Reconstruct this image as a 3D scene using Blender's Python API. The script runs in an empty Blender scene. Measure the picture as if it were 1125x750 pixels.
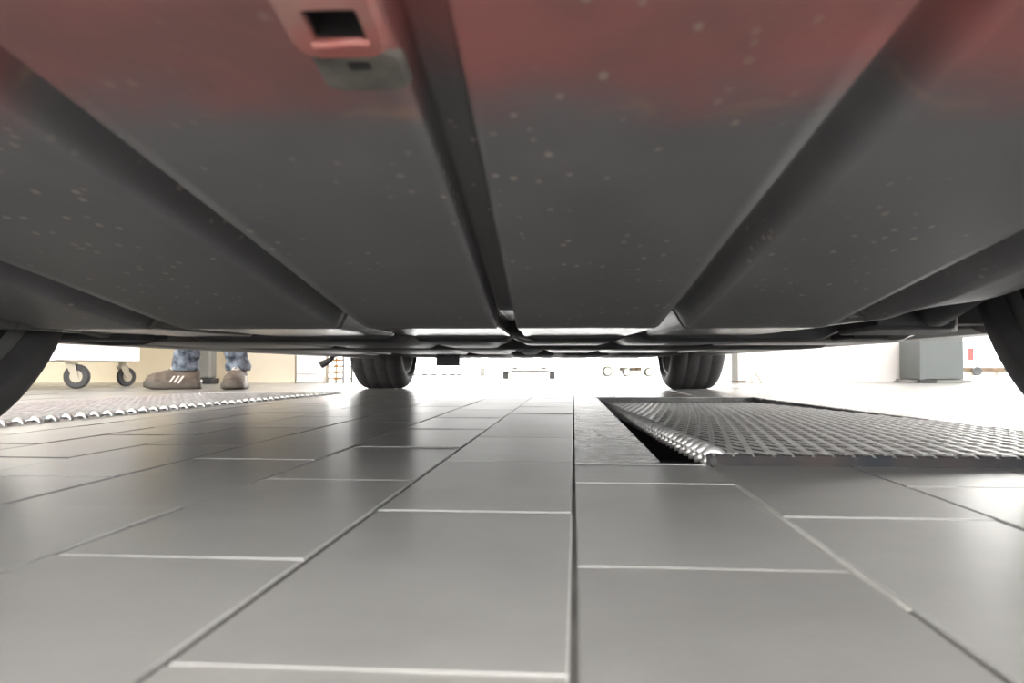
import bpy, bmesh, math, random
import numpy as np
from mathutils import Vector, Matrix, noise
random.seed(7)
S = bpy.context.scene
COL = S.collection
# ------------------------------------------------------------------ camera
# photo frame 1125x750; +Y is the direction of the long tile joints, floor z = 0
FPX, HC = 845.0, 0.107
YAW = math.atan(67.5 / FPX); PIT = math.atan(28 / math.hypot(FPX, 67.5))
cam = bpy.data.cameras.new('camera'); camo = bpy.data.objects.new('camera', cam); COL.objects.link(camo)
cam.sensor_width = 36; cam.lens = FPX / 1125 * 36; cam.clip_start = 0.01; cam.clip_end = 300
camo.location = (0, 0, HC); camo.rotation_euler = (math.pi / 2 + PIT, 0, YAW)
cam.dof.use_dof = True; cam.dof.focus_distance = 1.5; cam.dof.aperture_fstop = 11.0
S.camera = camo
# ------------------------------------------------------------------ light: a bright overcast day outside the open hall
w = bpy.data.worlds.new('overcast'); S.world = w; w.use_nodes = True
bg = w.node_tree.nodes['Background']; bg.inputs[0].default_value = (1.0, 0.985, 0.96, 1); bg.inputs[1].default_value = 11.5
S.view_settings.view_transform = 'Standard'; S.view_settings.look = 'None'
S.view_settings.exposure = 0.0; S.view_settings.gamma = 1.0; S.view_settings.use_curve_mapping = False

# ------------------------------------------------------------------ pixel helper (a ray, met with a plane of known height or distance)
_cy, _sy, _cp, _sp = math.cos(YAW), math.sin(YAW), math.cos(PIT), math.sin(PIT)
Fv = Vector((-_sy * _cp, _cy * _cp, _sp)); Rv = Vector((_cy, _sy, 0)); Uv = Rv.cross(Fv); Cv = Vector((0, 0, HC))
def ray(x, y): return Fv + Rv * ((x - 562.5) / FPX) - Uv * ((y - 375) / FPX)
def on_z(x, y, z=0.0):
    r = ray(x, y); return Cv + r * ((z - HC) / r.z)
def on_y(x, y, Y):
    r = ray(x, y); return Cv + r * (Y / r.y)
def project(p):
    q = Vector(p) - Cv; d = q.dot(Fv); return 562.5 + FPX * q.dot(Rv) / d, 375 - FPX * q.dot(Uv) / d

# ------------------------------------------------------------------ materials
def mat(name, col, rough=0.5, metal=0.0, var=0.0, scale=8.0, bump=0.0, bscale=60.0, col2=None, spec=0.5, stretch=None, rvar=0.0):
    m = bpy.data.materials.new(name); m.use_nodes = True; nt = m.node_tree; b = nt.nodes['Principled BSDF']
    b.inputs['Base Color'].default_value = (*col, 1); b.inputs['Roughness'].default_value = rough
    b.inputs['Metallic'].default_value = metal; b.inputs['Specular IOR Level'].default_value = spec
    tc = nt.nodes.new('ShaderNodeTexCoord'); src = tc.outputs['Object']
    if stretch:
        mp = nt.nodes.new('ShaderNodeMapping'); mp.inputs['Scale'].default_value = stretch
        nt.links.new(src, mp.inputs[0]); src = mp.outputs[0]
    if var > 0 or col2:
        n = nt.nodes.new('ShaderNodeTexNoise'); n.inputs['Scale'].default_value = scale; n.inputs['Detail'].default_value = 5
        nt.links.new(src, n.inputs['Vector'])
        r = nt.nodes.new('ShaderNodeValToRGB')
        c2 = col2 if col2 else tuple(min(1, c * (1 + var)) for c in col); c1 = tuple(c * (1 - var) for c in col)
        r.color_ramp.elements[0].position = 0.35; r.color_ramp.elements[1].position = 0.65
        r.color_ramp.elements[0].color = (*c1, 1); r.color_ramp.elements[1].color = (*c2, 1)
        nt.links.new(n.outputs[0], r.inputs[0]); nt.links.new(r.outputs[0], b.inputs['Base Color'])
        if rvar > 0:
            mr = nt.nodes.new('ShaderNodeMapRange'); mr.inputs[3].default_value = rough - rvar; mr.inputs[4].default_value = rough + rvar
            nt.links.new(n.outputs[0], mr.inputs[0]); nt.links.new(mr.outputs[0], b.inputs['Roughness'])
    if bump > 0:
        n2 = nt.nodes.new('ShaderNodeTexNoise'); n2.inputs['Scale'].default_value = bscale; n2.inputs['Detail'].default_value = 4
        nt.links.new(src, n2.inputs['Vector'])
        bp = nt.nodes.new('ShaderNodeBump'); bp.inputs['Strength'].default_value = bump; bp.inputs['Distance'].default_value = 0.002
        nt.links.new(n2.outputs[0], bp.inputs['Height']); nt.links.new(bp.outputs[0], b.inputs['Normal'])
    return m
def lin(r, g, b):
    f = lambda c: (c / 255 / 12.92) if c / 255 <= 0.04045 else ((c / 255 + 0.055) / 1.055) ** 2.4
    return (f(r), f(g), f(b))

def tile_material():
    m = bpy.data.materials.new('glazed grey tile'); m.use_nodes = True; nt = m.node_tree; b = nt.nodes['Principled BSDF']; L = nt.links.new
    g = nt.nodes.new('ShaderNodeNewGeometry')
    n = nt.nodes.new('ShaderNodeTexNoise'); n.inputs['Scale'].default_value = 7; n.inputs['Detail'].default_value = 7; n.inputs['Roughness'].default_value = 0.65
    L(g.outputs['Position'], n.inputs['Vector'])
    r = nt.nodes.new('ShaderNodeValToRGB'); r.color_ramp.elements[0].position = 0.3; r.color_ramp.elements[1].position = 0.7
    r.color_ramp.elements[0].color = (0.205, 0.204, 0.198, 1); r.color_ramp.elements[1].color = (0.262, 0.262, 0.253, 1)
    L(n.outputs[0], r.inputs[0])
    oi = nt.nodes.new('ShaderNodeObjectInfo'); mr = nt.nodes.new('ShaderNodeMapRange')
    mr.inputs[3].default_value = 0.9; mr.inputs[4].default_value = 1.08; L(oi.outputs['Random'], mr.inputs[0])
    mx = nt.nodes.new('ShaderNodeVectorMath'); mx.operation = 'SCALE'; L(r.outputs[0], mx.inputs[0]); L(mr.outputs[0], mx.inputs['Scale'])
    L(mx.outputs[0], b.inputs['Base Color'])
    n2 = nt.nodes.new('ShaderNodeTexNoise'); n2.inputs['Scale'].default_value = 23; n2.inputs['Detail'].default_value = 6; L(g.outputs['Position'], n2.inputs['Vector'])
    rr = nt.nodes.new('ShaderNodeMapRange'); rr.inputs[1].default_value = 0.3; rr.inputs[2].default_value = 0.7; rr.inputs[3].default_value = 0.275; rr.inputs[4].default_value = 0.285
    L(n2.outputs[0], rr.inputs[0]); L(rr.outputs[0], b.inputs['Roughness'])
    b.inputs['Specular IOR Level'].default_value = 0.75
    n3 = nt.nodes.new('ShaderNodeTexNoise'); n3.inputs['Scale'].default_value = 260; L(g.outputs['Position'], n3.inputs['Vector'])
    bp = nt.nodes.new('ShaderNodeBump'); bp.inputs['Strength'].default_value = 0.10; bp.inputs['Distance'].default_value = 0.001
    L(n3.outputs[0], bp.inputs['Height']); L(bp.outputs[0], b.inputs['Normal'])
    return m

def panel_material():
    """Dark moulded plastic; its rear part carries red body paint with a ragged overspray edge; stone chips and grit."""
    m = bpy.data.materials.new('dark underbody plastic with red overspray'); m.use_nodes = True; nt = m.node_tree; b = nt.nodes['Principled BSDF']; L = nt.links.new
    tc = nt.nodes.new('ShaderNodeTexCoord'); sx = nt.nodes.new('ShaderNodeSeparateXYZ'); L(tc.outputs['Object'], sx.inputs[0])
    n = nt.nodes.new('ShaderNodeTexNoise'); n.inputs['Scale'].default_value = 16; n.inputs['Detail'].default_value = 6; L(tc.outputs['Object'], n.inputs['Vector'])
    # plastic
    rp = nt.nodes.new('ShaderNodeValToRGB'); rp.color_ramp.elements[0].position = 0.3; rp.color_ramp.elements[1].position = 0.72
    rp.color_ramp.elements[0].color = (0.096, 0.094, 0.098, 1); rp.color_ramp.elements[1].color = (0.128, 0.124, 0.128, 1); L(n.outputs[0], rp.inputs[0])
    # red paint
    rr = nt.nodes.new('ShaderNodeValToRGB'); rr.color_ramp.elements[0].position = 0.35; rr.color_ramp.elements[1].position = 0.7
    rr.color_ramp.elements[0].color = (0.175, 0.082, 0.077, 1); rr.color_ramp.elements[1].color = (0.30, 0.100, 0.094, 1)
    n4 = nt.nodes.new('ShaderNodeTexNoise'); n4.inputs['Scale'].default_value = 11; n4.inputs['Detail'].default_value = 4; L(tc.outputs['Object'], n4.inputs['Vector']); L(n4.outputs[0], rr.inputs[0])
    # mask from distance along the panel (object Y) + noise
    ad = nt.nodes.new('ShaderNodeMath'); ad.operation = 'MULTIPLY_ADD'; ad.inputs[1].default_value = 0.09; L(n.outputs[0], ad.inputs[0]); L(sx.outputs['Y'], ad.inputs[2])
    mk = nt.nodes.new('ShaderNodeMapRange'); mk.interpolation_type = 'SMOOTHSTEP'; mk.inputs[1].default_value = -0.475; mk.inputs[2].default_value = -0.395; mk.inputs[3].default_value = 1; mk.inputs[4].default_value = 0
    L(ad.outputs[0], mk.inputs[0])
    m1 = nt.nodes.new('ShaderNodeMix'); m1.data_type = 'RGBA'; L(mk.outputs[0], m1.inputs[0]); L(rp.outputs[0], m1.inputs[6]); L(rr.outputs[0], m1.inputs[7])
    # grit line where the paint ends
    gl = nt.nodes.new('ShaderNodeMapRange'); gl.inputs[1].default_value = 0.0; gl.inputs[2].default_value = 0.010; gl.inputs[3].default_value = 1; gl.inputs[4].default_value = 0
    s1 = nt.nodes.new('ShaderNodeMath'); s1.operation = 'ADD'; s1.inputs[1].default_value = 0.423; L(ad.outputs[0], s1.inputs[0])
    s2 = nt.nodes.new('ShaderNodeMath'); s2.operation = 'ABSOLUTE'; L(s1.outputs[0], s2.inputs[0]); L(s2.outputs[0], gl.inputs[0])
    n5 = nt.nodes.new('ShaderNodeTexNoise'); n5.inputs['Scale'].default_value = 22; L(tc.outputs['Object'], n5.inputs['Vector'])
    g5 = nt.nodes.new('ShaderNodeMapRange'); g5.inputs[1].default_value = 0.52; g5.inputs[2].default_value = 0.68; g5.inputs[3].default_value = 0; g5.inputs[4].default_value = 0.55; L(n5.outputs[0], g5.inputs[0])
    gm = nt.nodes.new('ShaderNodeMath'); gm.operation = 'MULTIPLY'; L(gl.outputs[0], gm.inputs[0]); L(g5.outputs[0], gm.inputs[1])
    m2 = nt.nodes.new('ShaderNodeMix'); m2.data_type = 'RGBA'; L(gm.outputs[0], m2.inputs[0]); L(m1.outputs[2], m2.inputs[6]); m2.inputs[7].default_value = (0.30, 0.20, 0.13, 1)
    # chips: small pale spots
    mp = nt.nodes.new('ShaderNodeMapping'); mp.inputs['Scale'].default_value = (1.0, 0.6, 1); L(tc.outputs['Object'], mp.inputs[0])
    v = nt.nodes.new('ShaderNodeTexVoronoi'); v.inputs['Scale'].default_value = 95; L(mp.outputs[0], v.inputs['Vector'])
    vr = nt.nodes.new('ShaderNodeMapRange'); vr.inputs[1].default_value = 0.12; vr.inputs[2].default_value = 0.26; vr.inputs[3].default_value = 1; vr.inputs[4].default_value = 0; L(v.outputs['Distance'], vr.inputs[0])
    sc = nt.nodes.new('ShaderNodeSeparateColor'); L(v.outputs['Color'], sc.inputs[0])
    gt = nt.nodes.new('ShaderNodeMath'); gt.operation = 'GREATER_THAN'; gt.inputs[1].default_value = 0.5; L(sc.outputs[0], gt.inputs[0])
    n6 = nt.nodes.new('ShaderNodeTexNoise'); n6.inputs['Scale'].default_value = 6; L(tc.outputs['Object'], n6.inputs['Vector'])
    g6 = nt.nodes.new('ShaderNodeMapRange'); g6.inputs[1].default_value = 0.45; g6.inputs[2].default_value = 0.6; g6.inputs[3].default_value = 0; g6.inputs[4].default_value = 0.75; L(n6.outputs[0], g6.inputs[0])
    c1 = nt.nodes.new('ShaderNodeMath'); c1.operation = 'MULTIPLY'; L(vr.outputs[0], c1.inputs[0]); L(gt.outputs[0], c1.inputs[1])
    c2 = nt.nodes.new('ShaderNodeMath'); c2.operation = 'MULTIPLY'; L(c1.outputs[0], c2.inputs[0]); L(g6.outputs[0], c2.inputs[1])
    m3 = nt.nodes.new('ShaderNodeMix'); m3.data_type = 'RGBA'; L(c2.outputs[0], m3.inputs[0]); L(m2.outputs[2], m3.inputs[6]); m3.inputs[7].default_value = (0.34, 0.29, 0.24, 1)
    L(m3.outputs[2], b.inputs['Base Color'])
    ro = nt.nodes.new('ShaderNodeMapRange'); ro.inputs[3].default_value = 0.40; ro.inputs[4].default_value = 0.55; L(n.outputs[0], ro.inputs[0]); L(ro.outputs[0], b.inputs['Roughness'])
    b.inputs['Specular IOR Level'].default_value = 0.4
    n3 = nt.nodes.new('ShaderNodeTexNoise'); n3.inputs['Scale'].default_value = 240; L(tc.outputs['Object'], n3.inputs['Vector'])
    bp = nt.nodes.new('ShaderNodeBump'); bp.inputs['Strength'].default_value = 0.15; bp.inputs['Distance'].default_value = 0.001; L(n3.outputs[0], bp.inputs['Height']); L(bp.outputs[0], b.inputs['Normal'])
    return m

M = {}
M['tile'] = tile_material(); M['panel'] = panel_material()
M['bed'] = mat('dark grout bed', (0.085, 0.082, 0.078), 0.8, var=0.3, scale=12)
M['grout'] = mat('pale grout', (0.37, 0.365, 0.345), 0.7, var=0.15, scale=30)
M['screed'] = mat('smooth far screed', (0.25, 0.248, 0.24), 0.33, var=0.06, scale=3)
M['kerb'] = mat('smooth grey kerb', (0.225, 0.222, 0.215), 0.27, var=0.12, scale=14, bump=0.05, rvar=0.04, spec=0.8)
M['steel'] = mat('galvanised steel', (0.55, 0.55, 0.545), 0.33, 0.6, var=0.2, scale=40, rvar=0.1)
M['bluesteel'] = mat('blue grey worn steel edge', (0.014, 0.019, 0.025), 0.6, 0.0, var=0.2, scale=14, col2=(0.032, 0.026, 0.025), spec=0.15)
M['framesteel'] = mat('dull frame steel', (0.20, 0.20, 0.20), 0.45, 0.4, var=0.2, scale=10)
M['pit'] = mat('dark pit lining', (0.010, 0.010, 0.012), 0.9, var=0.2)
M['tray'] = mat('smooth underbody tray', (0.085, 0.083, 0.08), 0.36, var=0.15, scale=9, bump=0.06, bscale=30)
M['tray_gloss'] = mat('glossy painted floor pan', (0.11, 0.105, 0.10), 0.28, var=0.2, scale=9)
M['lip'] = mat('polished dark plastic', (0.11, 0.105, 0.10), 0.2, var=0.15, scale=20, spec=0.6, rvar=0.05)
M['under'] = mat('matte black underseal', (0.030, 0.030, 0.033), 0.6, var=0.3, scale=20, bump=0.2)
M['black'] = mat('black plastic', (0.012, 0.012, 0.013), 0.6, var=0.2)
M['shield'] = mat('dull dark shield', (0.022, 0.022, 0.021), 0.9, var=0.2, spec=0.1)
M['red'] = mat('red car paint', (0.36, 0.035, 0.03), 0.28, var=0.05)
M['boss'] = mat('worn red plastic with grey dirt', (0.38, 0.10, 0.085), 0.5, var=0.2, scale=26, col2=(0.30, 0.16, 0.14))
M['bossdirt'] = mat('grey green dirt', (0.085, 0.078, 0.070), 0.75, var=0.3, scale=45, col2=(0.125, 0.115, 0.10))
M['rubber'] = mat('tyre rubber', (0.026, 0.025, 0.026), 0.68, var=0.2, scale=30, bump=0.12)
M['alloy'] = mat('alloy wheel', (0.075, 0.075, 0.074), 0.6, 0.2, var=0.15)
M['glass'] = mat('tinted car glass', (0.015, 0.018, 0.02), 0.06, 0.0, var=0.05)
M['lampred'] = mat('red lamp lens', (0.45, 0.01, 0.01), 0.12, var=0.05)
M['lampclear'] = mat('clear lamp lens', (0.7, 0.7, 0.7), 0.1, var=0.05)
M['beige'] = mat('beige wall paint', (0.84, 0.77, 0.62), 0.6, var=0.04, scale=2)
M['whitewall'] = mat('white wall paint', (0.88, 0.88, 0.86), 0.6, var=0.02, scale=2)
M['white'] = mat('white enamel', (0.90, 0.90, 0.88), 0.35, var=0.02)
M['cream'] = mat('cream plastic', (0.42, 0.38, 0.29), 0.45, var=0.05)
M['castorgrey'] = mat('grey castor rubber', (0.035, 0.035, 0.035), 0.6, var=0.2)
M['greybox'] = mat('light blue grey enamel', (0.088, 0.100, 0.099), 0.55, var=0.05, scale=4)
M['postgrey'] = mat('warm grey enamel', (0.17, 0.17, 0.155), 0.5, var=0.06)
M['jeans'] = mat('blue denim', (0.018, 0.028, 0.05), 0.85, var=0.3, scale=22, col2=(0.22, 0.26, 0.31), bump=0.35, bscale=220)
M['shoe'] = mat('taupe suede', (0.12, 0.098, 0.078), 0.8, var=0.25, scale=30, bump=0.2, bscale=160)
M['sole'] = mat('grey brown rubber sole', (0.085, 0.075, 0.06), 0.6, var=0.2, scale=20)
M['stripe'] = mat('pale shoe stripe', (0.72, 0.68, 0.62), 0.6, var=0.05)
M['skin'] = mat('skin', (0.50, 0.30, 0.22), 0.5, var=0.06)
M['hair'] = mat('dark hair', (0.03, 0.022, 0.018), 0.6, var=0.3, scale=40)
M['shirt'] = mat('dark blue work shirt', (0.035, 0.05, 0.09), 0.85, var=0.15, scale=12)
M['orange'] = mat('orange plastic', (0.35, 0.17, 0.035), 0.5, var=0.1)
M['brown'] = mat('brown timber', (0.085, 0.055, 0.03), 0.7, var=0.3, scale=20)
M['bluepaint'] = mat('pale blue paint', (0.35, 0.45, 0.62), 0.4, var=0.05)
M['redsign'] = mat('red plastic', (0.22, 0.016, 0.014), 0.4, var=0.06)

# ------------------------------------------------------------------ mesh helpers
class MB:
    def __init__(self): self.v = []; self.f = []
    def add(self, vs, fs):
        o = len(self.v); self.v += [tuple(p) for p in vs]; self.f += [tuple(i + o for i in q) for q in fs]; return self
    def box(self, x0, x1, y0, y1, z0, z1):
        return self.add([(x, y, z) for z in (z0, z1) for y in (y0, y1) for x in (x0, x1)],
                        [(0, 2, 3, 1), (4, 5, 7, 6), (0, 1, 5, 4), (2, 6, 7, 3), (0, 4, 6, 2), (1, 3, 7, 5)])
    def rings(self, rs, closed=True, cap=True):
        n = len(rs[0]); vs = [p for r in rs for p in r]; fs = []
        for i in range(len(rs) - 1):
            for j in range(n if closed else n - 1):
                k = (j + 1) % n; fs.append((i * n + j, i * n + k, (i + 1) * n + k, (i + 1) * n + j))
        if cap: fs.append(tuple(reversed(range(n)))); fs.append(tuple(range((len(rs) - 1) * n, len(rs) * n)))
        return self.add(vs, fs)
    def tube(self, pts, r, n=10, cap=True):
        pts = [Vector(p) for p in pts]; rs = []
        for i, p in enumerate(pts):
            t = (pts[min(i + 1, len(pts) - 1)] - pts[max(i - 1, 0)]).normalized()
            a = t.orthogonal().normalized() if abs(t.z) > .9 else t.cross(Vector((0, 0, 1))).normalized()
            b = t.cross(a); rr = r[i] if isinstance(r, (list, tuple)) else r
            rs.append([p + (a * math.cos(q) + b * math.sin(q)) * rr for q in [2 * math.pi * k / n for k in range(n)]])
        return self.rings(rs, True, cap)
    def lathe_x(self, prof, n=64, c=(0, 0, 0), closed=False):
        rs = [[(c[0] + x, c[1] + r * math.cos(2 * math.pi * k / n), c[2] + r * math.sin(2 * math.pi * k / n)) for k in range(n)] for x, r in prof]
        return self.rings(rs, True, not closed)
    def prism(self, poly, z0, z1):
        n = len(poly); return self.add([(x, y, z0) for x, y in poly] + [(x, y, z1) for x, y in poly],
                                       [tuple(reversed(range(n))), tuple(range(n, 2 * n))] + [(i, (i + 1) % n, n + (i + 1) % n, n + i) for i in range(n)])
    def mesh(self, name, m, smooth=False):
        me = bpy.data.meshes.new(name); me.from_pydata(self.v, [], self.f); me.materials.append(m)
        bm = bmesh.new(); bm.from_mesh(me); bmesh.ops.recalc_face_normals(bm, faces=bm.faces); bm.to_mesh(me); bm.free()
        if smooth: me.polygons.foreach_set('use_smooth', [True] * len(me.polygons))
        me.update(); return me
    def build(self, name, m, parent=None, smooth=False, bevel=0, seg=2, angle=None):
        o = bpy.data.objects.new(name, self.mesh(name, m, smooth or angle is not None)); COL.objects.link(o); o.parent = parent
        if bevel:
            b = o.modifiers.new('bevel', 'BEVEL'); b.width = bevel; b.segments = seg; b.limit_method = 'ANGLE'; b.angle_limit = 0.6
        if angle is not None:
            me = o.data; bm = bmesh.new(); bm.from_mesh(me)
            for e in bm.edges:
                if len(e.link_faces) == 2 and e.calc_face_angle(0) > angle: e.smooth = False
            bm.to_mesh(me); bm.free()
        return o
def thing(name, label, cat, loc=(0, 0, 0), rz=0, group=None):
    o = bpy.data.objects.new(name, None); COL.objects.link(o); o.location = loc; o.rotation_euler = (0, 0, rz); o.empty_display_size = 0.1
    return tag(o, label, cat, group)
def tag(o, label, cat, group=None):
    o['label'] = label; o['category'] = cat
    if group: o['group'] = group
    return o
def struct(o): o['kind'] = 'structure'; return o

# ================================================================== FLOOR
TW, TL, JT = 0.1485, 0.300, 0.0030
PITR = [(0.097, 0.868), (0.780, 0.868), (0.632, 2.78), (0.080, 2.70)]       # near-left, near-right, far-right, far-left
EXR = [(0.000, 0.856), (0.815, 0.856), (0.667, 2.82), (0.000, 2.74)]
PITL = [(-1.640, 0.90), (-1.040, 0.90), (-0.935, 3.05), (-1.470, 3.05)]
EXL = [(-1.675, 0.875), (-1.012, 0.875), (-0.905, 3.08), (-1.50, 3.08)]
bed = MB()
ZB = -0.0018
def ring_quads(mb, outer, inner, z):
    n = 4
    mb.add([(x, y, z) for x, y in outer] + [(x, y, z) for x, y in inner], [(i, (i + 1) % n, n + (i + 1) % n, n + i) for i in range(n)])
ring_quads(bed, [(-0.45, -4), (12, -4), (12, 16), (-0.45, 16)], PITR, ZB)
ring_quads(bed, [(-12, -4), (-0.45, -4), (-0.45, 16), (-12, 16)], PITL, ZB)
floor = struct(bed.build('floor', M['bed'])); floor['label'] = 'grey rectangular tiles laid in half bond across the workshop floor'
MB().box(-60, 60, 16, 90, -0.05, -0.001).build('screed', M['screed'], floor)
for P in (PITR, PITL):
    pm = MB(); n = 4
    pm.add([(x, y, -0.0019) for x, y in P] + [(x, y, -0.22) for x, y in P], [(i, (i + 1) % n, n + (i + 1) % n, n + i) for i in range(n)] + [(4, 5, 6, 7)])
    pm.build('pit_lining', M['pit'], floor)
def clip(poly, a, b, keep_left):
    out = []; s = 1 if keep_left else -1
    side = lambda p: s * ((b[0] - a[0]) * (p[1] - a[1]) - (b[1] - a[1]) * (p[0] - a[0]))
    for i in range(len(poly)):
        p, q = poly[i], poly[(i + 1) % len(poly)]; sp, sq = side(p), side(q)
        if sp >= 0: out.append(p)
        if (sp >= 0) != (sq >= 0):
            t = sp / (sp - sq); out.append((p[0] + (q[0] - p[0]) * t, p[1] + (q[1] - p[1]) * t))
    return out
def subtract(poly, quad):
    pieces = []; rem = poly
    for i in range(4):
        a, b = quad[i], quad[(i + 1) % 4]
        o = clip(rem, a, b, False)
        if len(o) > 2: pieces.append(o)
        rem = clip(rem, a, b, True)
        if len(rem) < 3: break
    return pieces
def area(p): return abs(sum(p[i][0] * p[(i + 1) % len(p)][1] - p[(i + 1) % len(p)][0] * p[i][1] for i in range(len(p)))) / 2
def tile_box(mb, x0, x1, y0, y1, z=0.0, c=0.0012):
    mb.add([(x0, y0, -.010), (x1, y0, -.010), (x1, y1, -.010), (x0, y1, -.010),
            (x0, y0, z - c), (x1, y0, z - c), (x1, y1, z - c), (x0, y1, z - c),
            (x0 + c, y0 + c, z), (x1 - c, y0 + c, z), (x1 - c, y1 - c, z), (x0 + c, y1 - c, z)],
           [(8, 9, 10, 11)] + [(4 + i, 4 + (i + 1) % 4, 8 + (i + 1) % 4, 8 + i) for i in range(4)] + [(i, (i + 1) % 4, 4 + (i + 1) % 4, 4 + i) for i in range(4)])
hw, hl = TW / 2 - JT / 2, TL / 2 - JT / 2
tm = MB(); tile_box(tm, -hw, hw, -hl, hl); tile_mesh = tm.mesh('tile', M['tile'])
cands = []; rest = MB()
bxs = lambda q: (min(p[0] for p in q), max(p[0] for p in q), min(p[1] for p in q), max(p[1] for p in q))
for r in range(-62, 62):
    off = 0.27 if r % 2 else 0.42                    # row r spans X = r*TW .. (r+1)*TW ; row -1 has joints at 0.27, 0.57, ...
    for k in range(-9, 45):
        xc, yc = (r + .5) * TW, off + (k + .5) * TL
        if yc < -2.2 or yc > 13.2: continue
        rect = [(xc - hw, yc - hl), (xc + hw, yc - hl), (xc + hw, yc + hl), (xc - hw, yc + hl)]
        pieces = [rect]; cut = False
        for Q in (EXR, EXL):
            b = bxs(Q)
            if xc + hw > b[0] and xc - hw < b[1] and yc + hl > b[2] and yc - hl < b[3]:
                new = []
                for p in pieces: new += subtract(p, Q)
                pieces = [p for p in new if area(p) > 1e-5]; cut = True
        tot = sum(area(p) for p in pieces)
        if tot < 2e-5: continue
        if tot > 0.999 * 4 * hw * hl: cut = False
        if cut and tot < 4 * hw * hl * 0.999: cut = True
        # pixel size as the photo shows it
        score = 0
        if yc > 0.1:
            pr = [project((x, max(y, .05), 0)) for x, y in rect]
            pr = clip(clip(clip([(max(-4000, min(5000, a)), max(-4000, min(5000, b_))) for a, b_ in pr], (0, 0), (0, 1), False), (1125, 0), (1125, 1), True), (0, 750), (1, 750), False)
            score = area(pr) if len(pr) > 2 else 0
        cands.append((score, xc, yc, pieces, cut))
cands.sort(key=lambda c: -c[0])
for i, (s, xc, yc, pieces, cut) in enumerate(cands):
    own = i < 300 and s > 0
    dz = random.uniform(-.0006, .0004)
    if not cut:
        if own:
            o = bpy.data.objects.new('tile', tile_mesh); COL.objects.link(o); o.location = (xc, yc, dz); o.parent = floor
            o.rotation_euler = (random.uniform(-.0035, .0035), random.uniform(-.003, .003), random.uniform(-.002, .002))
        else: tile_box(rest, xc - hw, xc + hw, yc - hl, yc + hl, dz)
    else:
        mb = MB() if own else rest
        for p in pieces: mb.prism(p, -.010, dz)
        if own: mb.build('cut_tile', M['tile'], floor)
ro = rest.build('tile_field', M['tile'], floor); ro['kind'] = 'stuff'
# pale grout in many of the cross joints and along one long joint
g = MB()
for r in range(-30, 30):
    off = 0.27 if r % 2 else 0.42
    for k in range(-5, 20):
        y = off + k * TL; xm = (r + .5) * TW
        if any(bxs(Q)[0] - .1 < xm < bxs(Q)[1] + .1 and bxs(Q)[2] - .05 < y < bxs(Q)[3] + .05 for Q in (EXR, EXL)): continue
        h = random.Random(r * 91 + k * 17).random()
        lightj = h < 0.6
        if (r, k) in ((-1, 0), (-1, 1), (0, 0), (-3, 1), (-2, 1)): lightj = True
        if (r, k) in ((1, 1), (-2, 0)): lightj = False
        if lightj:
            a = random.Random(r * 7 + k).uniform(0, .02)
            g.box(r * TW + .003 + a, (r + 1) * TW - .003, y - JT / 2 - .0005, y + JT / 2 + .0005, ZB, -.0009)
g.box(TW - .002, TW + .002, 0.36, 0.84, ZB, -.0009)
go = g.build('grout', M['grout'], floor); go['kind'] = 'stuff'
# frames around the two pits
def frame_strip(a, b, c, d, name, m): MB().prism([a, b, c, d], -.02, .0005).build(name, m, floor)
ins = lambda q, P: q
frame_strip((0.0015, .862), PITR[0], PITR[3], (0.0015, 2.73), 'kerb_strip', M['kerb'])
frame_strip((0.004, .860), (.81, .860), PITR[1], PITR[0], 'pit_frame', M['framesteel'])
frame_strip(PITR[1], (.811, .860), (.664, 2.815), PITR[2], 'pit_frame', M['kerb'])
frame_strip(PITR[3], PITR[2], (.664, 2.815), (0.004, 2.735), 'pit_frame', M['framesteel'])
for i in range(4):
    j = (i + 1) % 4; frame_strip(EXL[i], EXL[j], PITL[j], PITL[i], 'pit_frame', M['framesteel'])

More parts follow.
